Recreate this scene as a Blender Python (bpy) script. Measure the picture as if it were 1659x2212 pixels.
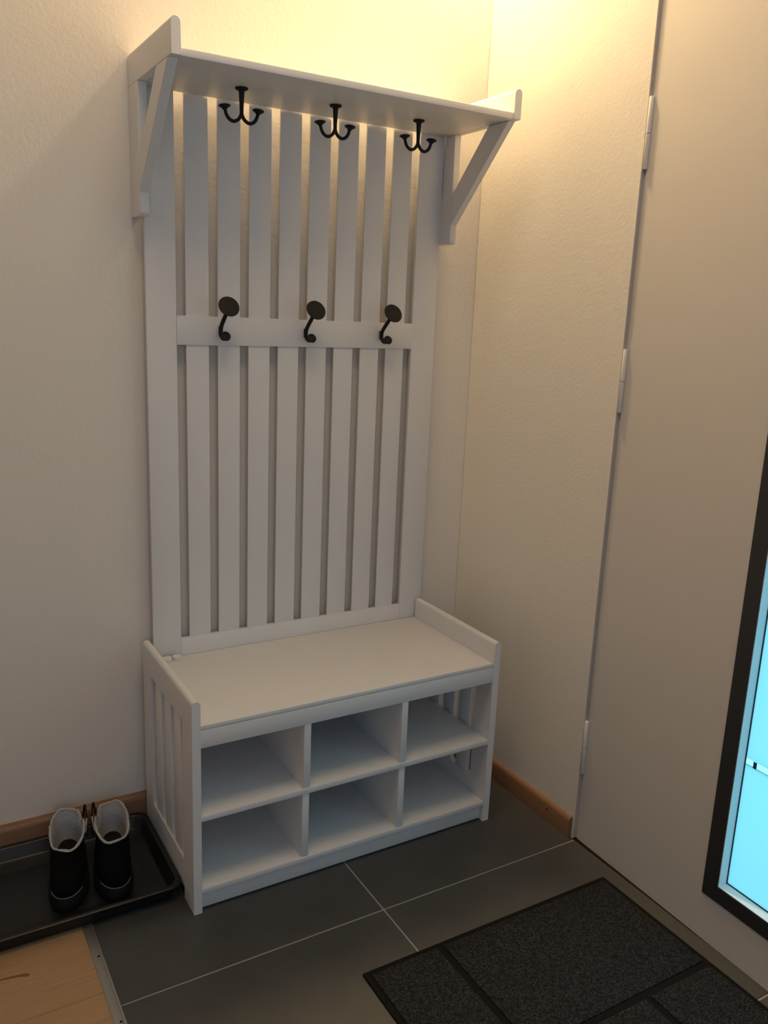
import bpy, bmesh, math, random
from mathutils import Vector, Matrix
random.seed(7)
S = bpy.context.scene
C = S.collection
for o in list(bpy.data.objects):
    bpy.data.objects.remove(o)

# ------------------------------------------------------------------ camera
cam_d = bpy.data.cameras.new('camera')
cam = bpy.data.objects.new('camera', cam_d); C.objects.link(cam)
cam.location = (-0.530049, -2.083938, 1.376230)
cam.rotation_mode = 'XYZ'
cam.rotation_euler = (1.34076496, -0.0406868163, -0.530424636)
cam_d.sensor_fit = 'VERTICAL'
cam_d.sensor_height = 24.0
cam_d.lens = 24.0 * 1834.97774 / 2212.0
cam_d.clip_start = 0.02
S.cycles.max_bounces = 6
S.cycles.diffuse_bounces = 4
S.cycles.glossy_bounces = 2
S.cycles.transmission_bounces = 4
S.cycles.caustics_reflective = False
S.cycles.caustics_refractive = False
S.camera = cam

# ------------------------------------------------------------------ world, lamps, exposure
S.view_settings.view_transform = 'Standard'
S.view_settings.look = 'None'
S.view_settings.exposure = 0.0
S.view_settings.gamma = 1.0
S.view_settings.use_curve_mapping = False

SKY = (0.47, 0.68, 1.0)
SKY_STRENGTH = 2.0
world = bpy.data.worlds.new('daylight'); S.world = world
world.use_nodes = True
bg = world.node_tree.nodes['Background']
bg.inputs[0].default_value = (*SKY, 1); bg.inputs[1].default_value = SKY_STRENGTH

CEIL = 2.90
WARM = (1.0, 0.70, 0.36)
def area(name, loc, size, power, color, rot=(0, 0, 0), size_y=None, spread=180, portal=False):
    d = bpy.data.lights.new(name, 'AREA'); d.energy = power; d.color = color
    d.shape = 'DISK' if size_y is None else 'RECTANGLE'
    d.size = size
    if size_y: d.size_y = size_y
    d.spread = math.radians(spread)
    d.cycles.is_portal = portal
    o = bpy.data.objects.new(name, d); C.objects.link(o)
    o.location = loc; o.rotation_euler = rot
    return o
# ceiling downlight close to the back wall, above the hat shelf
area('corner_downlight', (0.82, -0.068, CEIL - 0.03), 0.11, 32.0, WARM)
# ceiling lamp of the hall behind the camera
area('hall_ceiling_lamp', (0.0, -0.98, CEIL - 0.03), 0.75, 10.0, (1.0, 0.74, 0.46))
# daylight enters by the window in the wall behind the camera (sampling portal in its opening)
WIN = (-1.9, 0.2, 0.95, 2.3)      # x0, x1, z0, z1
YF = -4.0
area('window_portal', ((WIN[0] + WIN[1]) / 2, YF - 0.02, (WIN[2] + WIN[3]) / 2), WIN[1] - WIN[0], 1.0, (1, 1, 1),
     rot=(math.radians(90), 0, 0), size_y=WIN[3] - WIN[2], portal=True)

# ------------------------------------------------------------------ materials
def mat(name, col, rough=0.5, spec=0.5, metallic=0.0):
    m = bpy.data.materials.new(name); m.use_nodes = True
    b = m.node_tree.nodes['Principled BSDF']
    b.inputs['Base Color'].default_value = (*col, 1)
    b.inputs['Roughness'].default_value = rough
    b.inputs['Specular IOR Level'].default_value = spec
    b.inputs['Metallic'].default_value = metallic
    return m
def nodes(m): return m.node_tree.nodes, m.node_tree.links, m.node_tree.nodes['Principled BSDF']
def coord(m, scale=(1, 1, 1)):
    n, l, b = nodes(m)
    t = n.new('ShaderNodeTexCoord'); mp = n.new('ShaderNodeMapping')
    mp.inputs['Scale'].default_value = scale
    l.new(t.outputs['Object'], mp.inputs[0])
    return mp.outputs[0]
def add_noise(m, scale, detail=3, vec=(1, 1, 1), rough=0.55):
    n, l, b = nodes(m)
    t = n.new('ShaderNodeTexNoise'); t.inputs['Scale'].default_value = scale
    t.inputs['Detail'].default_value = detail; t.inputs['Roughness'].default_value = rough
    l.new(coord(m, vec), t.inputs['Vector'])
    return t.outputs['Fac']
def add_bump(m, fac, strength, dist):
    n, l, b = nodes(m)
    bp = n.new('ShaderNodeBump'); bp.inputs['Strength'].default_value = strength
    bp.inputs['Distance'].default_value = dist
    l.new(fac, bp.inputs['Height'])
    prev = b.inputs['Normal'].links
    if prev: l.new(prev[0].from_socket, bp.inputs['Normal'])
    l.new(bp.outputs[0], b.inputs['Normal'])
def add_ramp(m, fac, stops):
    n, l, b = nodes(m)
    r = n.new('ShaderNodeValToRGB'); e = r.color_ramp.elements
    while len(e) < len(stops): e.new(0.5)
    for k, (p, c) in enumerate(stops):
        e[k].position = p; e[k].color = (*c, 1)
    l.new(fac, r.inputs[0]); l.new(r.outputs[0], b.inputs['Base Color'])
    return r

M = {}
M['white'] = mat('white_paint', (0.80, 0.79, 0.78), 0.42, 0.4)
add_bump(M['white'], add_noise(M['white'], 90, 1, (1, 1, 0.12)), 0.10, 0.0006)
M['seat_white'] = mat('white_paint_seat', (0.80, 0.79, 0.78), 0.40, 0.4)
add_bump(M['seat_white'], add_noise(M['seat_white'], 60, 1, (0.12, 1, 1)), 0.10, 0.0006)
M['wall'] = mat('wall_paint', (0.80, 0.76, 0.69), 0.75, 0.25)
add_bump(M['wall'], add_noise(M['wall'], 110, 2), 0.24, 0.0018)
M['ceiling'] = mat('ceiling_paint', (0.80, 0.78, 0.74), 0.8, 0.2)
M['door'] = mat('door_lacquer', (0.66, 0.63, 0.59), 0.45, 0.35)
add_bump(M['door'], add_noise(M['door'], 160, 2), 0.06, 0.0005)
M['jamb'] = mat('jamb_paint', (0.60, 0.57, 0.53), 0.5, 0.35)
M['hinge'] = mat('hinge_white_metal', (0.75, 0.72, 0.68), 0.35, 0.5)
M['door_dark'] = mat('glazing_frame_anthracite', (0.030, 0.030, 0.031), 0.38, 0.5)
M['bead'] = mat('glazing_bead_white', (0.80, 0.82, 0.84), 0.45, 0.4)
M['gasket'] = mat('gasket_rubber', (0.02, 0.03, 0.04), 0.6, 0.3)
M['iron'] = mat('black_iron', (0.010, 0.0097, 0.0092), 0.6, 0.3)
add_bump(M['iron'], add_noise(M['iron'], 500, 2), 0.15, 0.0004)

M['tile'] = mat('slate_grey_tile', (0.062, 0.062, 0.060), 0.42, 0.5)
add_ramp(M['tile'], add_noise(M['tile'], 7, 4, rough=0.7), [(0.3, (0.053, 0.053, 0.051)), (0.7, (0.070, 0.070, 0.068))])
add_bump(M['tile'], add_noise(M['tile'], 60, 2), 0.12, 0.001)
M['grout'] = mat('grout', (0.34, 0.34, 0.33), 0.9, 0.1)
M['plank'] = mat('light_oak_plank', (0.50, 0.30, 0.15), 0.40, 0.45)
add_ramp(M['plank'], add_noise(M['plank'], 9, 7, (0.6, 14, 1), 0.65), [(0.25, (0.35, 0.21, 0.105)), (0.55, (0.42, 0.265, 0.142)), (0.8, (0.47, 0.31, 0.175))])
M['knot'] = mat('oak_knot', (0.20, 0.105, 0.045), 0.5, 0.3)
M['oak'] = mat('oak_baseboard', (0.34, 0.17, 0.075), 0.45, 0.4)
add_ramp(M['oak'], add_noise(M['oak'], 10, 6, (2, 2, 30), 0.6), [(0.25, (0.22, 0.118, 0.065)), (0.75, (0.30, 0.168, 0.098))])
M['metal'] = mat('brushed_aluminium', (0.52, 0.51, 0.48), 0.42, 0.5, 0.85)
M['rubber'] = mat('black_rubber', (0.007, 0.007, 0.0075), 0.9, 0.12)
M['carpet'] = mat('charcoal_pile', (0.045, 0.048, 0.052), 1.0, 0.05)
add_ramp(M['carpet'], add_noise(M['carpet'], 260, 3), [(0.35, (0.009, 0.0095, 0.011)), (0.5, (0.020, 0.021, 0.024)), (0.68, (0.044, 0.046, 0.051))])
add_bump(M['carpet'], add_noise(M['carpet'], 240, 3), 0.8, 0.003)
M['tray'] = mat('black_plastic_tray', (0.0085, 0.009, 0.0095), 0.40, 0.5)
add_bump(M['tray'], add_noise(M['tray'], 350, 2), 0.12, 0.0005)
M['leather'] = mat('black_nubuck', (0.0028, 0.0028, 0.003), 0.85, 0.08)
add_bump(M['leather'], add_noise(M['leather'], 120, 3), 0.25, 0.0012)
M['sole'] = mat('dark_rubber_sole', (0.010, 0.0098, 0.0095), 0.7, 0.2)
M['fleece'] = mat('pale_fleece', (0.52, 0.51, 0.49), 1.0, 0.05)
add_bump(M['fleece'], add_noise(M['fleece'], 170, 4, rough=0.7), 0.9, 0.004)
M['welt'] = mat('grey_welt_thread', (0.17, 0.17, 0.165), 0.8, 0.2)
M['lace'] = mat('black_lace', (0.010, 0.009, 0.009), 0.8, 0.2)
M['cap'] = mat('white_plastic', (0.80, 0.79, 0.77), 0.4, 0.5)
M['hole'] = mat('dark_hole', (0.02, 0.012, 0.008), 0.9, 0.1)

def frosted():
    m = bpy.data.materials.new('frosted_glass'); m.use_nodes = True
    n, l = m.node_tree.nodes, m.node_tree.links
    n.remove(n['Principled BSDF']); out = n['Material Output']
    tr = n.new('ShaderNodeBsdfTranslucent'); tr.inputs[0].default_value = (0.55, 0.86, 0.80, 1)
    gl = n.new('ShaderNodeBsdfGlossy'); gl.inputs[0].default_value = (0.9, 0.95, 1, 1); gl.inputs['Roughness'].default_value = 0.35
    mx = n.new('ShaderNodeMixShader'); mx.inputs[0].default_value = 0.05
    l.new(tr.outputs[0], mx.inputs[1]); l.new(gl.outputs[0], mx.inputs[2]); l.new(mx.outputs[0], out.inputs[0])
    return m
def clear():
    m = bpy.data.materials.new('clear_glass'); m.use_nodes = True
    n, l = m.node_tree.nodes, m.node_tree.links
    n.remove(n['Principled BSDF']); out = n['Material Output']
    tr = n.new('ShaderNodeBsdfTransparent'); tr.inputs[0].default_value = (0.74, 0.97, 0.92, 1)
    gl = n.new('ShaderNodeBsdfGlossy'); gl.inputs['Roughness'].default_value = 0.02
    mx = n.new('ShaderNodeMixShader'); mx.inputs[0].default_value = 0.06
    l.new(tr.outputs[0], mx.inputs[1]); l.new(gl.outputs[0], mx.inputs[2]); l.new(mx.outputs[0], out.inputs[0])
    return m
M['frosted'] = frosted(); M['clear'] = clear()
M['glass_reflection'] = mat('dark_blue_reflection', (0.01, 0.06, 0.16), 0.3, 0.5)  # colour stands in for the dark reflected/outside view in the glass

# ------------------------------------------------------------------ mesh helpers
def new_bm(): return bmesh.new()
def add_box(bm, x0, x1, y0, y1, z0, z1, bev=0.0, seg=2):
    t = bmesh.new()
    bmesh.ops.create_cube(t, size=1.0)
    sx, sy, sz = abs(x1 - x0), abs(y1 - y0), abs(z1 - z0)
    for v in t.verts:
        v.co = Vector(((x0 + x1) / 2 + v.co.x * sx, (y0 + y1) / 2 + v.co.y * sy, (z0 + z1) / 2 + v.co.z * sz))
    if bev > 0:
        bmesh.ops.bevel(t, geom=list(t.edges), offset=min(bev, 0.45 * min(sx, sy, sz)), segments=seg, profile=0.5, affect='EDGES')
    merge(bm, t)
def merge(bm, t):
    me = bpy.data.meshes.new('tmp'); t.to_mesh(me); t.free(); bm.from_mesh(me); bpy.data.meshes.remove(me)
def add_prism(bm, pts, axis, a, b, bev=0.0, seg=2):
    """extrude the 2D outline pts along axis ('x': pts are (y,z); 'y': (x,z); 'z': (x,y)) from a to b"""
    def P(p, w): return {'x': (w, p[0], p[1]), 'y': (p[0], w, p[1]), 'z': (p[0], p[1], w)}[axis]
    t = bmesh.new()
    A = [t.verts.new(P(p, a)) for p in pts]; B = [t.verts.new(P(p, b)) for p in pts]
    n = len(pts)
    t.faces.new(A); t.faces.new(list(reversed(B)))
    for i in range(n): t.faces.new((A[i], B[i], B[(i + 1) % n], A[(i + 1) % n]))
    bmesh.ops.recalc_face_normals(t, faces=t.faces)
    if bev > 0:
        es = [e for e in t.edges if e.is_manifold and e.calc_face_angle(0) > 0.5]
        bmesh.ops.bevel(t, geom=es, offset=bev, segments=seg, profile=0.5, affect='EDGES')
    merge(bm, t)
def smooth_path(pts, sub=6):
    out = []
    n = len(pts)
    for i in range(n - 1):
        p0, p1, p2, p3 = pts[max(i - 1, 0)], pts[i], pts[i + 1], pts[min(i + 2, n - 1)]
        for k in range(sub):
            t = k / sub
            out.append(tuple(0.5 * (2 * b + (c - a) * t + (2 * a - 5 * b + 4 * c - d) * t * t + (3 * b - a - 3 * c + d) * t ** 3)
                             for a, b, c, d in zip(p0, p1, p2, p3)))
    out.append(tuple(pts[-1]))
    return out
def add_tube(bm, pts, rad, n=10, closed=False):
    P = [Vector(p) for p in pts]; m = len(P)
    R = rad if isinstance(rad, (list, tuple)) else [rad] * m
    rings = []; up = None
    for i in range(m):
        if closed: d = (P[(i + 1) % m] - P[i - 1]).normalized()
        else: d = (P[min(i + 1, m - 1)] - P[max(i - 1, 0)]).normalized()
        if up is None:
            up = d.orthogonal().normalized()
        up = (up - d * up.dot(d)).normalized(); s = d.cross(up)
        rings.append([bm.verts.new(P[i] + (up * math.cos(2 * math.pi * k / n) + s * math.sin(2 * math.pi * k / n)) * R[i]) for k in range(n)])
    for i in range(m if closed else m - 1):
        a, b = rings[i], rings[(i + 1) % m]
        for k in range(n): bm.faces.new((a[k], a[(k + 1) % n], b[(k + 1) % n], b[k]))
    if not closed:
        bm.faces.new(list(reversed(rings[0]))); bm.faces.new(rings[-1])
def add_lathe(bm, prof, n=24, mtx=None):
    """prof: list of (r, h) revolved round local z; closed to the axis at both ends"""
    mtx = mtx or Matrix()
    rings = []
    for r, h in prof:
        if r < 1e-6: rings.append([bm.verts.new(mtx @ Vector((0, 0, h)))])
        else: rings.append([bm.verts.new(mtx @ Vector((r * math.cos(2 * math.pi * k / n), r * math.sin(2 * math.pi * k / n), h))) for k in range(n)])
    for a, b in zip(rings[:-1], rings[1:]):
        for k in range(n):
            k2 = (k + 1) % n
            if len(a) == 1 and len(b) == 1: continue
            if len(a) == 1: bm.faces.new((a[0], b[k], b[k2]))
            elif len(b) == 1: bm.faces.new((a[k], b[0], a[k2]))
            else: bm.faces.new((a[k], b[k], b[k2], a[k2]))
def obj(name, bm, m, parent=None, smooth=False, recalc=True):
    if recalc: bmesh.ops.recalc_face_normals(bm, faces=bm.faces)
    me = bpy.data.meshes.new(name); bm.to_mesh(me); bm.free()
    me.materials.append(M[m])
    if smooth:
        me.shade_smooth()
        try: me.set_sharp_from_angle(angle=math.radians(40))
        except Exception: pass
    o = bpy.data.objects.new(name, me); C.objects.link(o)
    if parent: o.parent = parent
    return o
def tag(o, label, cat, group=None):
    o['label'] = label; o['category'] = cat
    if group: o['group'] = group
    return o
def thing(name, label, cat, loc=(0, 0, 0), rotz=0.0, group=None):
    o = bpy.data.objects.new(name, None); C.objects.link(o)
    o.location = loc; o.rotation_euler = (0, 0, rotz); o.empty_display_size = 0.05
    return tag(o, label, cat, group)
def struct(o): o['kind'] = 'structure'; return o
def box(name, m, b, parent=None, bev=0.0, seg=2):
    bm = new_bm(); add_box(bm, *b, bev=bev, seg=seg)
    return obj(name, bm, m, parent, smooth=bev > 0)
def clone(o, parent, dx=0.0, dy=0.0, dz=0.0):
    c = o.copy(); C.objects.link(c); c.parent = parent
    c.location = (o.location.x + dx, o.location.y + dy, o.location.z + dz)
    for ch in list(o.children):
        g = ch.copy(); C.objects.link(g); g.parent = c
    return c

# ------------------------------------------------------------------ the room
XR = 1.007          # right wall face
YD = -0.5950         # where the right wall ends at the door
XL, XO = -3.0, 1.16
YW = 0.014           # back wall face
DOOR_W, DOOR_H = 0.95, 2.12

struct(box('wall_back', 'wall', (XL - 0.1, XO, YW, 0.13, -0.1, CEIL)))
bm = new_bm()
add_box(bm, XR, XO, YD, YW - 0.0016, -0.1, CEIL)
add_box(bm, XR, XO, YD - DOOR_W - 0.03, YD, DOOR_H + 0.02, CEIL)
add_box(bm, XR, XO, YF, YD - DOOR_W - 0.03, -0.1, CEIL)
struct(obj('wall_right', bm, 'wall'))
struct(box('wall_left', 'wall', (XL - 0.12, XL, YF, YW, -0.1, CEIL)))
bm = new_bm()
add_box(bm, XL - 0.1, WIN[0], YF - 0.15, YF, -0.1, CEIL)
add_box(bm, WIN[1], XO, YF - 0.15, YF, -0.1, CEIL)
add_box(bm, WIN[0], WIN[1], YF - 0.15, YF, -0.1, WIN[2])
add_box(bm, WIN[0], WIN[1], YF - 0.15, YF, WIN[3], CEIL)
struct(obj('wall_front', bm, 'wall'))
struct(box('ceiling', 'ceiling', (XL - 0.1, XO, YF - 0.15, 0.13, CEIL, CEIL + 0.1)))
# window behind the camera
bm = new_bm()
for b in ((WIN[0], WIN[0] + 0.06), (WIN[1] - 0.06, WIN[1]), ((WIN[0] + WIN[1]) / 2 - 0.03, (WIN[0] + WIN[1]) / 2 + 0.03)):
    add_box(bm, b[0], b[1], YF - 0.12, YF - 0.06, WIN[2], WIN[3])
for b in ((WIN[2], WIN[2] + 0.06), (WIN[3] - 0.06, WIN[3])):
    add_box(bm, WIN[0] + 0.06, WIN[1] - 0.06, YF - 0.12, YF - 0.06, b[0], b[1])
struct(obj('window_1', bm, 'bead'))

# tiled floor: grout bed + one object per 60 x 60 tile
GX, GY, TS, GR = 0.4022, -0.6045, 0.6055, 0.0045
XT = -0.2130        # left end of the tiles (metal threshold)
floor = struct(box('floor', 'grout', (XT, XO, YF - 0.15, YW, -0.10, -0.0018)))
tile_me = {}
cols = [(XT, GX - GR / 2), (GX + GR / 2, XR - 0.003)]
rows = []
y = 0.0
rows.append((GY + GR / 2, YW - 0.0005))
yy = GY
while yy > YF:
    rows.append((max(yy - TS + GR / 2, YF), yy - GR / 2)); yy -= TS
for ri, (y0, y1) in enumerate(rows):
    for ci, (x0, x1) in enumerate(cols):
        key = (ci, round(y1 - y0, 3))
        if key not in tile_me:
            bm = new_bm(); w, d = x1 - x0, y1 - y0
            add_box(bm, -w / 2, w / 2, -d / 2, d / 2, -0.008, 0.0, bev=0.0008, seg=1)
            t = obj('tile', bm, 'tile', floor); tile_me[key] = t.data
        else:
            t = bpy.data.objects.new('tile', tile_me[key]); C.objects.link(t); t.parent = floor
        t.location = ((x0 + x1) / 2, (y0 + y1) / 2, 0)

# light oak plank floor left of the threshold
XW = -0.2335
wood = struct(box('floor_oak', 'hole', (XL, XW, YF - 0.15, YW, -0.10, -0.006)))
PW = 0.2
pk = {}
row = 0
yy = 0.043
while yy > YF:
    y1, y0 = min(yy, YW - 0.0005), max(yy - PW, YF)
    off = [0.0, 0.55, 0.95, 0.3][row % 4]
    xs = [XW]
    x = XW - (1.25 - off if off else 1.25)
    while x > XL + 0.05:
        xs.append(x); x -= 1.25
    xs.append(XL)
    for a, b in zip(xs[:-1], xs[1:]):
        w, d = a - b - 0.0006, y1 - y0 - 0.0008
        key = (round(w, 3), round(d, 3))
        if key not in pk:
            bm = new_bm(); add_box(bm, -w / 2, w / 2, -d / 2, d / 2, -0.006, 0.0, bev=0.0005, seg=1)
            p = obj('plank', bm, 'plank', wood); pk[key] = p.data
        else:
            p = bpy.data.objects.new('plank', pk[key]); C.objects.link(p); p.parent = wood
        p.location = ((a + b) / 2, (y0 + y1) / 2, 0.001)
    yy -= PW; row += 1
# dark knot streak in one plank
bm = new_bm()
kp = [(-0.50, -0.4290), (-0.44, -0.4226), (-0.41, -0.4222), (-0.39, -0.4245), (-0.374, -0.4268), (-0.365, -0.4290), (-0.359, -0.4325), (-0.3585, -0.4365), (-0.3615, -0.4395),
      (-0.366, -0.4390), (-0.370, -0.4360), (-0.38, -0.4325), (-0.41, -0.4270), (-0.44, -0.4270), (-0.50, -0.4302)]
add_prism(bm, kp, 'z', 0.0004, 0.00115)
obj('knot', bm, 'knot', wood)
# metal threshold strip
tr = struct(box('trim_1', 'metal', (XW - 0.001, XT + 0.001, YF, -0.011, -0.02, 0.0028), bev=0.0012))
box('raised_edge', 'metal', (XT - 0.0035, XT + 0.0012, YF, -0.011, 0.0, 0.0046), tr, bev=0.001)
for yv in (-0.452, -0.648, -1.1, -1.6):
    bm = new_bm(); add_lathe(bm, [(0, 0.0026), (0.0026, 0.0026), (0.0026, 0.0033), (0, 0.0034)], 12, Matrix.Translation((-0.2215, yv, 0)))
    obj('screw', bm, 'hole', tr)

# baseboards
def base_profile(t, h): return [(0, 0), (-t, 0), (-t, h - 0.012), (-t + 0.002, h - 0.005), (-t + 0.006, h - 0.001), (-t + 0.009, h), (0, h)]
bm = new_bm(); add_prism(bm, [(YW + p[0], p[1]) for p in base_profile(0.024, 0.086)], 'x', XL, XR)
struct(obj('baseboard_back', bm, 'oak', smooth=True))
bm = new_bm(); add_prism(bm, [(XR + p[0], p[1]) for p in base_profile(0.013, 0.060)], 'y', YW - 0.0205, YD + 0.006)
br = struct(obj('baseboard_right', bm, 'oak', smooth=True))
bm = new_bm(); add_lathe(bm, [(0, 0.0), (0.003, 0.0), (0.003, 0.0006), (0, 0.0007)], 12, Matrix.Translation((XR - 0.0129, -0.500, 0.036)) @ Matrix.Rotation(-math.pi / 2, 4, 'Y'))
obj('nail_hole', bm, 'hole', br)

# door frame post beside the wall end
bm = new_bm()
add_box(bm, XR + 0.0004, XO, YD - 0.0010, YD, 0.0, DOOR_H + 0.02)
add_box(bm, XR + 0.0105, XO, YD - 0.0078, YD - 0.0010, 0.0, DOOR_H + 0.02)
struct(obj('trim_2', bm, 'jamb'))

# door leaf, turned a little on its hinge side
door = bpy.data.objects.new('door_1', None); C.objects.link(door); struct(door)
door.location = (XR + 0.0070, YD - 0.0086, 0.0); door.rotation_euler = (0, 0, math.radians(-1.35))
# local frame: -y along the leaf from the hinge edge, +x into the leaf, z up
GO = (-0.4105, -0.83, 0.1155, 1.93)     # glazing frame, outer: y0, y1, z0, z1
FW = 0.038
TH = 0.055
DB = 0.0010
bm = new_bm()
add_box(bm, 0, TH, -DOOR_W, 0, DB, GO[2] + 0.01)
add_box(bm, 0, TH, -DOOR_W, 0, GO[3] - 0.01, DOOR_H)
add_box(bm, 0, TH, GO[0] - 0.01, 0, GO[2] + 0.01, GO[3] - 0.01)
add_box(bm, 0, TH, -DOOR_W, GO[1] + 0.01, GO[2] + 0.01, GO[3] - 0.01)
obj('leaf', bm, 'door', door)
y0, y1, z0, z1 = GO
gf = bpy.data.objects.new('glazing_frame', None)
bm = new_bm()
def ring(bm, y0, y1, z0, z1, w, xa, xb):
    add_box(bm, xa, xb, y0 - w, y0, z0, z1); add_box(bm, xa, xb, y1, y1 + w, z0, z1)
    add_box(bm, xa, xb, y1 + w, y0 - w, z0, z0 + w); add_box(bm, xa, xb, y1 + w, y0 - w, z1 - w, z1)
ring(bm, y0, y1, z0, z1, FW, -0.0025, 0.012)
gf = obj('glazing_frame', bm, 'door_dark', door)
bm = new_bm(); ring(bm, y0 - FW + 0.0005, y1 + FW - 0.0005, z0 + FW - 0.0005, z1 - FW + 0.0005, 0.002, -0.001, 0.0275)
obj('glazing_bead', bm, 'bead', gf)
iy0, iy1, iz0, iz1 = y0 - FW - 0.0015, y1 + FW + 0.0015, z0 + FW + 0.0015, z1 - FW - 0.0015
bm = new_bm(); ring(bm, iy0, iy1, iz0, iz1, 0.0016, 0.0245, 0.0275)
obj('gasket', bm, 'gasket', gf)
# frosted panes with clear strips between them
zs_clear = [0.4605 + 0.36 * k for k in range(4)]
SH = 0.016
zz = iz0
for k in range(5):
    zt = zs_clear[k] - SH / 2 if k < 4 else iz1
    box('frosted_pane', 'frosted', (0.0275, 0.0315, iy1, iy0, zz, zt), door)
    if k < 4:
        cs = box('clear_strip', 'clear', (0.0275, 0.0315, iy1, iy0, zt, zt + SH), door)
        box('strip_reflection', 'glass_reflection', (0.026, 0.0274, iy0 - 0.0285, iy0 - 0.0205, zt + 0.0005, zt + SH - 0.0005), cs)  # added block imitating the dark reflection seen in the clear strip
    zz = zt + SH
# hinges: two knuckles each
for zb, ztp in ((0.198, 0.350), (1.165, 1.316), (1.718, 1.871)):
    zm = (zb + ztp) / 2
    bm = new_bm()
    add_lathe(bm, [(0, zb), (0.0052, zb), (0.0058, zb + 0.001), (0.0058, zm - 0.0012), (0, zm - 0.0012)], 16)
    h = obj('hinge', bm, 'hinge', door, smooth=True)
    h.location = (-0.0035, 0.0015, 0)
    bm = new_bm()
    add_lathe(bm, [(0, zm), (0.0058, zm), (0.0058, ztp - 0.001), (0.0052, ztp), (0, ztp)], 16)
    k = obj('upper_knuckle', bm, 'hinge', h, smooth=True)
    bm = new_bm()
    add_lathe(bm, [(0, zm - 0.0012), (0.0045, zm - 0.0012), (0.0045, zm), (0, zm)], 12)
    obj('washer', bm, 'gasket', h)
# dark strip painted for the shade in the joint under the leaf, and sill
struct(box('trim_4', 'hole', (XR - 0.0030, XO - 0.001, YD - DOOR_W - 0.03, YD - 0.001, -0.0080, -0.0012)))
struct(box('trim_3', 'hole', (XR + 0.09, XO - 0.001, YD - DOOR_W - 0.03, YD - 0.005, 0.0, 0.02)))

# ------------------------------------------------------------------ bench with shoe shelves
W, T, YB, YFb, H = 0.85, 0.0198, -0.0238, -0.4207, 0.5338
bench = thing('hall_bench', 'white wooden hall bench with raised slatted end panels and six open shoe compartments', 'bench', (0, 0, 0))
ROT = dict(bev=0.0015)
def end_panel(x0):
    x1 = x0 + T
    # front and rear posts are the pieces that reach the floor
    fp = box('side_panel', 'white', (x0, x1, YFb, YFb + 0.0712, 0.0, 0.4630), bench)     # front post carries the panel
    box('rear_post', 'white', (x0, x1, -0.094, YB, 0.0, 0.4630), fp)
    r = T / 2
    pts = [(x0, 0.4630), (x1, 0.4630), (x1, H - r)]
    for k in range(1, 10):
        a = math.pi * k / 10
        pts.append((x0 + r + r * math.cos(a), H - r + r * math.sin(a)))
    pts.append((x0, H - r))
    bm = new_bm(); add_prism(bm, pts, 'y', YFb, YB)
    obj('top_rail', bm, 'white', fp, smooth=True)
    box('bottom_rail', 'white', (x0, x1, YFb + 0.0712, -0.094, 0.029, 0.1045), fp)
    for k in range(3):
        ya = -0.1185 - 0.077 * k
        box('slat', 'white', (x0 + 0.0035, x1 - 0.0035, ya - 0.0525, ya, 0.1045, 0.463), fp, bev=0.0008)
    return fp
end_panel(0.0)
end_panel(W - T)
ix0, ix1 = T + 0.0002, W - T - 0.0002
box('seat', 'seat_white', (ix0, ix1, YFb + 0.0015, -0.0218, 0.4640, 0.4742), bench, bev=0.001)
box('apron', 'seat_white', (ix0, ix1, YFb + 0.0020, YFb + 0.020, 0.4195, 0.4634), bench, bev=0.0008)
box('rear_apron', 'seat_white', (ix0, ix1, YB - 0.02, YB - 0.001, 0.4195, 0.4634), bench)
box('shelf', 'seat_white', (ix0, ix1, YFb + 0.0010, YB - 0.002, 0.2360, 0.2500), bench, bev=0.001)
box('shelf', 'seat_white', (ix0, ix1, YFb + 0.0010, YB - 0.002, 0.0485, 0.0625), bench, bev=0.001)
box('kickboard', 'seat_white', (ix0, ix1, YFb + 0.014, YFb + 0.030, 0.0035, 0.0484), bench, bev=0.0008)
for x in (0.2745, 0.5475):
    box('divider', 'white', (x, x + 0.0178, YFb + 0.0030, YB - 0.003, 0.2501, 0.4632), bench, bev=0.0008)
for x in (0.2730, 0.5465):
    box('divider', 'white', (x, x + 0.0178, YFb + 0.0030, YB - 0.003, 0.0626, 0.2359), bench, bev=0.0008)

# ------------------------------------------------------------------ wall rack: slatted back, hat shelf, hooks
rack = thing('coat_rack', 'white slatted coat rack with hat shelf and black hooks, mounted above the bench', 'coat rack', (0, 0, 0))
PL, PR, PF, PBk = 0.0290, 0.8500, -0.0205, -0.0100
ZS1, ZS2 = 1.8478, 1.8628
ZB = 0.4480
box('stile', 'white', (PL, 0.1018, PF, PBk + 0.002, ZB, ZS2), rack, bev=0.001)
box('stile', 'white', (0.7735, PR, PF, PBk + 0.002, ZB, ZS2), rack, bev=0.001)
sl = None
for k in range(8):
    xa = 0.1255 + 0.0808 * k
    if sl is None:
        sl = box('slat', 'white', (xa, xa + 0.0578, PF + 0.0022, PF + 0.0080, ZB + 0.02, ZS2), rack, bev=0.0008)
    else:
        c = sl.copy(); C.objects.link(c); c.location.x = 0.0808 * k
box('middle_rail', 'seat_white', (0.1020, 0.7733, PF - 0.0012, PF + 0.0022, 1.2810, 1.3507), rack, bev=0.0008)
box('bottom_rail', 'seat_white', (0.1020, 0.7733, PF - 0.0002, PBk + 0.002, ZB, 0.5216), rack, bev=0.0008)
TB = 0.0205
DR = -0.3140
ZT = 1.9170
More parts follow.
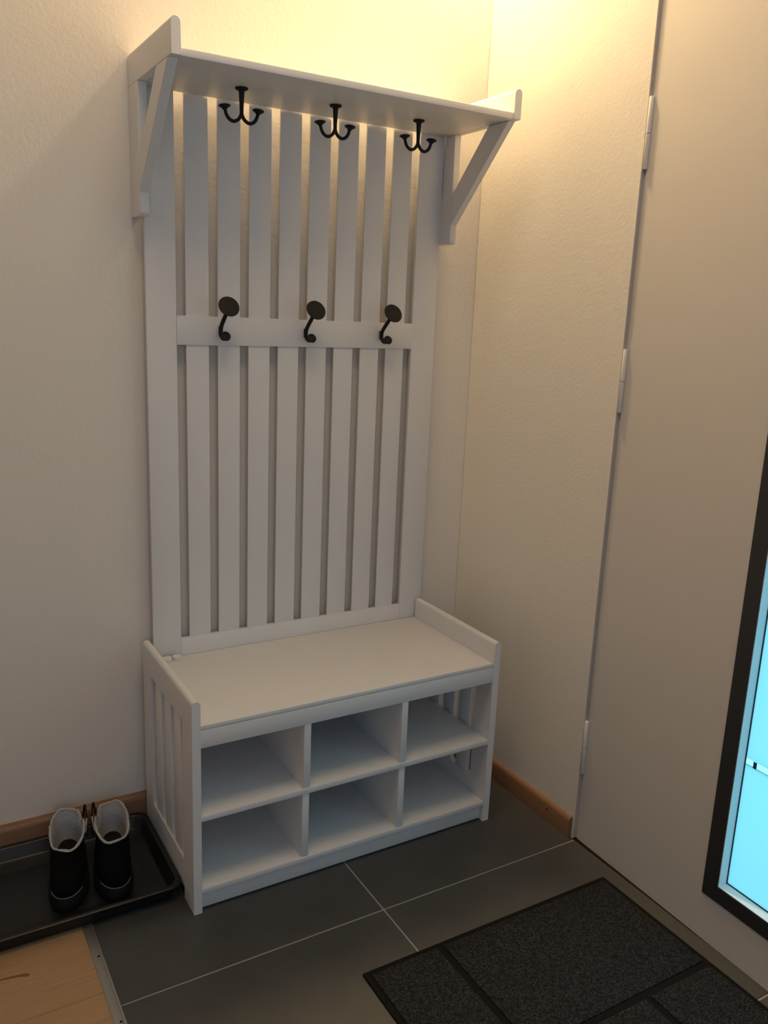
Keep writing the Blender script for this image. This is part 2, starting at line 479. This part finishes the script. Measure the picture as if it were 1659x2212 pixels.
def bracket(x0):
    x1 = x0 + TB; r = TB / 2
    pts = [(x0, ZS1), (x1, ZS1), (x1, ZT - r)]
    for k in range(1, 10):
        a = math.pi * k / 10
        pts.append((x0 + r + r * math.cos(a), ZT - r + r * math.sin(a)))
    pts.append((x0, ZT - r))
    bm = new_bm(); add_prism(bm, pts, 'y', DR, YW - 0.0005, bev=0.0008, seg=1)
    b = obj('bracket', bm, 'white', rack, smooth=True)
    bm = new_bm()
    add_prism(bm, [(YW - 0.0005, ZS1), (-0.0660, ZS1), (-0.0660, 1.574), (-0.0600, 1.568), (YW - 0.006, 1.568), (YW - 0.0005, 1.574)], 'x', x0, x1, bev=0.001, seg=1)
    obj('upright', bm, 'white', b, smooth=True)
    bm = new_bm()
    add_prism(bm, [(-0.0662, 1.6960), (-0.0662, 1.6170), (-0.2935, ZS1 - 0.0002), (-0.2110, ZS1 - 0.0002)], 'x', x0, x1, bev=0.0015, seg=1)
    obj('brace', bm, 'white', b, smooth=True)
bracket(PL - TB - 0.0002)
bracket(PR + 0.0025)
box('hat_shelf', 'seat_white', (PL, PR + 0.0022, DR + 0.0025, PF - 0.0002, ZS1 - 0.0002, ZS2), rack, bev=0.002)

# double hooks under the shelf
def double_hook(x, y):
    z = ZS1 - 0.0002
    bm = new_bm()
    add_lathe(bm, [(0, 0), (0.0135, 0), (0.0145, -0.0012), (0.0145, -0.003), (0.0120, -0.0048), (0.0075, -0.0062), (0.0064, -0.009),
                   (0.0056, -0.022), (0.0045, -0.042), (0.0043, -0.055), (0.0038, -0.0605), (0, -0.0615)], 20)
    h = obj('double_hook', bm, 'iron', rack, smooth=True); h.location = (x, y, z)
    for s in (-1, 1):
        p = smooth_path([(s * 0.0002, 0, -0.048), (s * 0.0015, 0, -0.0565), (s * 0.0075, 0, -0.0660), (s * 0.0180, 0, -0.0712), (s * 0.0285, 0, -0.0678), (s * 0.0358, 0, -0.0585), (s * 0.0390, 0, -0.0465)], 5)
        bm = new_bm(); add_tube(bm, p, 0.0039, 10)
        obj('arm', bm, 'iron', h, smooth=True)
        bm = new_bm()
        mt = Matrix.Translation((s * 0.0393, 0, -0.0462)) @ Matrix.Rotation(s * 0.10, 4, 'Y')
        add_lathe(bm, [(0, -0.004), (0.0045, -0.004), (0.006, -0.0015), (0.0130, 0.0030), (0.0136, 0.0045), (0.0115, 0.0065), (0.006, 0.0080), (0, 0.0085)], 20, mt)
        obj('cap', bm, 'iron', h, smooth=True)
for x, y in ((0.214, -0.1555), (0.450, -0.150), (0.684, -0.1487)): double_hook(x, y)

# knob hooks on the middle rail
def knob_hook(x):
    h0 = PF - 0.0012
    bm = new_bm()
    add_box(bm, -0.0035, 0.0035, h0 - 0.004, h0, 1.306, 1.328, bev=0.001)
    hk = obj('knob_hook', bm, 'iron', rack, smooth=True); hk.location = (x, 0, 0)
    bm = new_bm()
    add_tube(bm, smooth_path([(0, h0 - 0.060, 1.3730), (0, h0 - 0.042, 1.3560), (0, h0 - 0.022, 1.3390), (0, h0 - 0.0095, 1.3260), (0, h0 - 0.0068, 1.3140),
                              (0, h0 - 0.0120, 1.3040), (0, h0 - 0.0240, 1.2990), (0, h0 - 0.0380, 1.3010)], 5), 0.0052, 10)
    obj('rod', bm, 'iron', hk, smooth=True)
    bm = new_bm()
    mt = Matrix.Translation((0, h0 - 0.0615, 1.3750)) @ Matrix.Rotation(math.radians(62), 4, 'X')
    add_lathe(bm, [(0, -0.005), (0.006, -0.005), (0.010, -0.003), (0.0245, 0.0010), (0.0262, 0.0025), (0.0257, 0.0042), (0.016, 0.0060), (0, 0.0068)], 32, mt)
    obj('disc', bm, 'iron', hk, smooth=True)
    bm = new_bm()
    mt = Matrix.Translation((0, h0 - 0.0405, 1.3045)) @ Matrix.Rotation(math.radians(62), 4, 'X')
    add_lathe(bm, [(0, -0.007), (0.005, -0.0065), (0.0095, -0.003), (0.0122, 0.001), (0.0116, 0.0045), (0.007, 0.0068), (0, 0.0076)], 20, mt)
    obj('ball', bm, 'iron', hk, smooth=True)
for x in (0.2100, 0.4420, 0.6705): knob_hook(x)

# two white round caps lying at the back of the seat
for x, lab in ((0.0590, 'small round white plastic cap on the bench seat, beside the end panel'), (0.0845, 'small round white plastic cap on the bench seat, beside the slats')):
    bm = new_bm()
    add_lathe(bm, [(0, 0), (0.0118, 0), (0.0122, 0.001), (0.0122, 0.0075), (0.0112, 0.0088), (0.0025, 0.0088), (0.0022, 0.0078), (0, 0.0078)], 24)
    o = obj('furniture_cap', bm, 'cap', smooth=True); o.location = (x, -0.0385, 0.4743)
    tag(o, lab, 'cap', 'round caps on the bench seat')

# ------------------------------------------------------------------ boot tray
def rrect(x0, x1, y0, y1, r, n=6):
    out = []
    for cx, cy, a0 in ((x1 - r, y1 - r, 0), (x0 + r, y1 - r, 90), (x0 + r, y0 + r, 180), (x1 - r, y0 + r, 270)):
        for k in range(n + 1):
            a = math.radians(a0 + 90 * k / n); out.append((cx + r * math.cos(a), cy + r * math.sin(a)))
    return out
tx0, tx1, ty0, ty1 = -0.80, -0.0030, -0.3600, -0.0130
levels = [(0.016, 0.0), (0.006, 0.030), (0.001, 0.0345), (0.000, 0.0365), (0.0025, 0.0385), (0.010, 0.0380), (0.0125, 0.0355),
          (0.022, 0.010), (0.028, 0.0055), (0.060, 0.0048), (0.063, 0.0034), (0.070, 0.0034)]
bm = new_bm(); rings = []
for ins, z in levels:
    rings.append([bm.verts.new((p[0], p[1], z + 0.005)) for p in rrect(tx0 + ins, tx1 - ins, ty0 + ins, ty1 - ins, 0.030 if ins < 0.05 else 0.018)])
for a, b in zip(rings[:-1], rings[1:]):
    n = len(a)
    for k in range(n): bm.faces.new((a[k], a[(k + 1) % n], b[(k + 1) % n], b[k]))
bm.faces.new(rings[-1]); bm.faces.new(list(reversed(rings[0])))
tray = obj('boot_tray', bm, 'tray', smooth=True)
tag(tray, 'black plastic boot tray with raised rim along the baseboard', 'tray')
TZ = 0.0086

# ------------------------------------------------------------------ boots
def boot(loc, rotz, mirror, label):
    b = thing('ankle_boot', label, 'boot', loc, rotz, 'pair of black boots on the tray')
    N = 40
    s = -1 if mirror else 1
    def sect(yb, yf, hw, z, heel=0.78, ztop=None):
        out = []
        for k in range(N):
            a = 2 * math.pi * k / N
            u, v = math.cos(a), math.sin(a)
            e = 0.86
            x = hw * math.copysign(abs(u) ** e, u)
            y = (yb + yf) / 2 + (yb - yf) / 2 * math.copysign(abs(v) ** e, v)
            t = (y - yf) / (yb - yf)          # 0 toe, 1 heel
            x *= (1 - (1 - heel) * max(0.0, min(1.0, (t - 0.25) / 0.6)))
            x += s * 0.006 * math.sin(math.pi * min(1, max(0, 1 - t))) * (1 if hw > 0.0425 else 0.4)
            out.append(Vector((x, y, z if ztop is None else ztop(a))))
        return out
    def ztop(a):
        v = math.sin(a)
        z = 0.102 + 0.013 * v                  # rear of the collar stands taller
        d = (a - (math.radians(35) if s > 0 else math.radians(145)) + math.pi) % (2 * math.pi) - math.pi
        z -= 0.022 * math.exp(-(d / 0.16) ** 2)  # slit of the opened collar
        z += 0.0025 * math.sin(5 * a + loc[0] * 40)
        return z
    outer = [sect(0.000, -0.240, 0.0425, 0.028, 0.80), sect(0.003, -0.243, 0.0440, 0.036, 0.80), sect(0.003, -0.240, 0.0440, 0.046, 0.80), sect(0.001, -0.226, 0.0430, 0.058, 0.82),
             sect(-0.002, -0.200, 0.0405, 0.067, 0.88), sect(-0.005, -0.172, 0.0390, 0.078, 0.96), sect(-0.006, -0.156, 0.0390, 0.090, 1.0),
             sect(-0.004, -0.148, 0.0410, 0, 1.0, ztop)]
    def loft(bm, secs, cap0=False, cap1=False):
        R = [[bm.verts.new(p) for p in sc] for sc in secs]
        for p, q in zip(R[:-1], R[1:]):
            for k in range(N): bm.faces.new((p[k], p[(k + 1) % N], q[(k + 1) % N], q[k]))
        if cap0: bm.faces.new(list(reversed(R[0])))
        if cap1: bm.faces.new(R[-1])
    bm = new_bm(); loft(bm, outer); obj('upper', bm, 'leather', b, smooth=True)
    ins = 0.0035
    def inset(sc, d, dz=0):
        c = sum(sc, Vector()) / len(sc)
        return [p + (Vector((c.x, c.y, p.z)) - p).normalized() * d + Vector((0, 0, dz)) for p in sc]
    inner = [inset(outer[7], ins, 0.001), inset(outer[6], ins + 0.002), inset(outer[5], ins + 0.003), inset(sect(-0.004, -0.170, 0.038, 0.062, 0.95), 0.006), inset(sect(-0.004, -0.19, 0.038, 0.040, 0.9), 0.006), inset(sect(-0.006, -0.19, 0.036, 0.0310, 0.9), 0.008)]  # bottom lies under the dark sole top, whose colour stands in for inner shade
    bm = new_bm(); loft(bm, inner, cap1=True); obj('lining', bm, 'fleece', b, smooth=True)
    # fleece showing along the collar edge
    top = [(p + q) / 2 for p, q in zip(outer[7], inner[0])]
    rnd = random.Random(int(abs(loc[0]) * 1000))
    bm = new_bm(); add_tube(bm, [p + Vector((rnd.uniform(-.0008, .0008), rnd.uniform(-.0008, .0008), 0.0006 + rnd.uniform(-.0008, .0008))) for p in top], [0.0030 + rnd.uniform(-.0007, .0009) for _ in top], 8, closed=True)
    obj('collar_edge', bm, 'fleece', b, smooth=True)
    # sole with a raised toe bumper
    sole = [sect(0.002, -0.249, 0.0445, 0.000, 0.80), sect(0.006, -0.253, 0.0475, 0.004, 0.80), sect(0.006, -0.2535, 0.0480, 0.020, 0.80), sect(0.0045, -0.2480, 0.0455, 0.0340, 0.80)]
    bm = new_bm(); loft(bm, sole, True, True); so = obj('sole', bm, 'sole', b, smooth=True)
    # pale stitched welt round the toe
    w = sect(0.0045, -0.2475, 0.0455, 0.0345, 0.80)
    idx = [k for k in range(N) if math.sin(2 * math.pi * k / N) < -0.62]
    bm = new_bm(); add_tube(bm, [w[k] for k in idx], 0.0010, 6); obj('welt', bm, 'welt', so, smooth=True)
    # flap of the opened collar and a lace loop standing up behind it
    sx = s * 0.040
    bm = new_bm()
    fp = [(-0.036, 0.080), (-0.030, 0.112), (-0.042, 0.121), (-0.066, 0.108), (-0.072, 0.082)]
    t = bmesh.new(); add_prism(t, fp, 'x', sx + s * 0.0030, sx + s * 0.0060, bev=0.001, seg=1)
    for v in t.verts: v.co.x += s * 0.10 * (v.co.z - 0.080)
    merge(bm, t); obj('flap', bm, 'fleece', b, smooth=True)
    bm = new_bm()
    add_tube(bm, smooth_path([(sx * 0.95, -0.010, 0.090), (sx * 1.02, -0.004, 0.108), (sx * 1.08, -0.012, 0.124), (sx * 1.14, -0.034, 0.126), (sx * 1.20, -0.054, 0.112), (sx * 1.22, -0.064, 0.090), (sx * 1.18, -0.068, 0.070)], 5), 0.0024, 8)
    obj('lace', bm, 'lace', b, smooth=True)
    return b
boot((-0.2060, -0.0420, TZ), math.radians(-12.0), False, 'black ankle boot with pale fleece lining, farther from the bench')
boot((-0.1010, -0.0580, TZ), math.radians(-10.0), True, 'black ankle boot with pale fleece lining, nearer the bench')

# ------------------------------------------------------------------ door mat
mx0, mx1, my1, my0 = 0.2565, 0.9565, -0.7625, -1.7625
mat_o = box('door_mat', 'rubber', (mx0, mx1, my0, my1, 0.0002, 0.0055), bev=0.0015)
tag(mat_o, 'charcoal door mat with black rubber border and block pattern before the door', 'mat')
B = 0.014; G = 0.017
ax1 = 0.4385; bx0 = ax1 + G
def pads():
    yield (mx0 + B, ax1, -1.205, my1 - B)
    yield (bx0, mx1 - B, -1.0835, my1 - B)
    yield (bx0, 0.7430, -1.42, -1.0835 - G)
    yield (0.7430 + G, mx1 - B, -1.56, -1.0835 - G)
    yield (mx0 + B, ax1, my0 + B, -1.205 - G)
    yield (bx0, 0.7430, my0 + B, -1.42 - G)
    yield (0.7430 + G, mx1 - B, my0 + B, -1.56 - G)
for (a, b2, c, d) in pads():
    box('carpet_panel', 'carpet', (a, b2, c, d, 0.004, 0.0090), mat_o, bev=0.002)
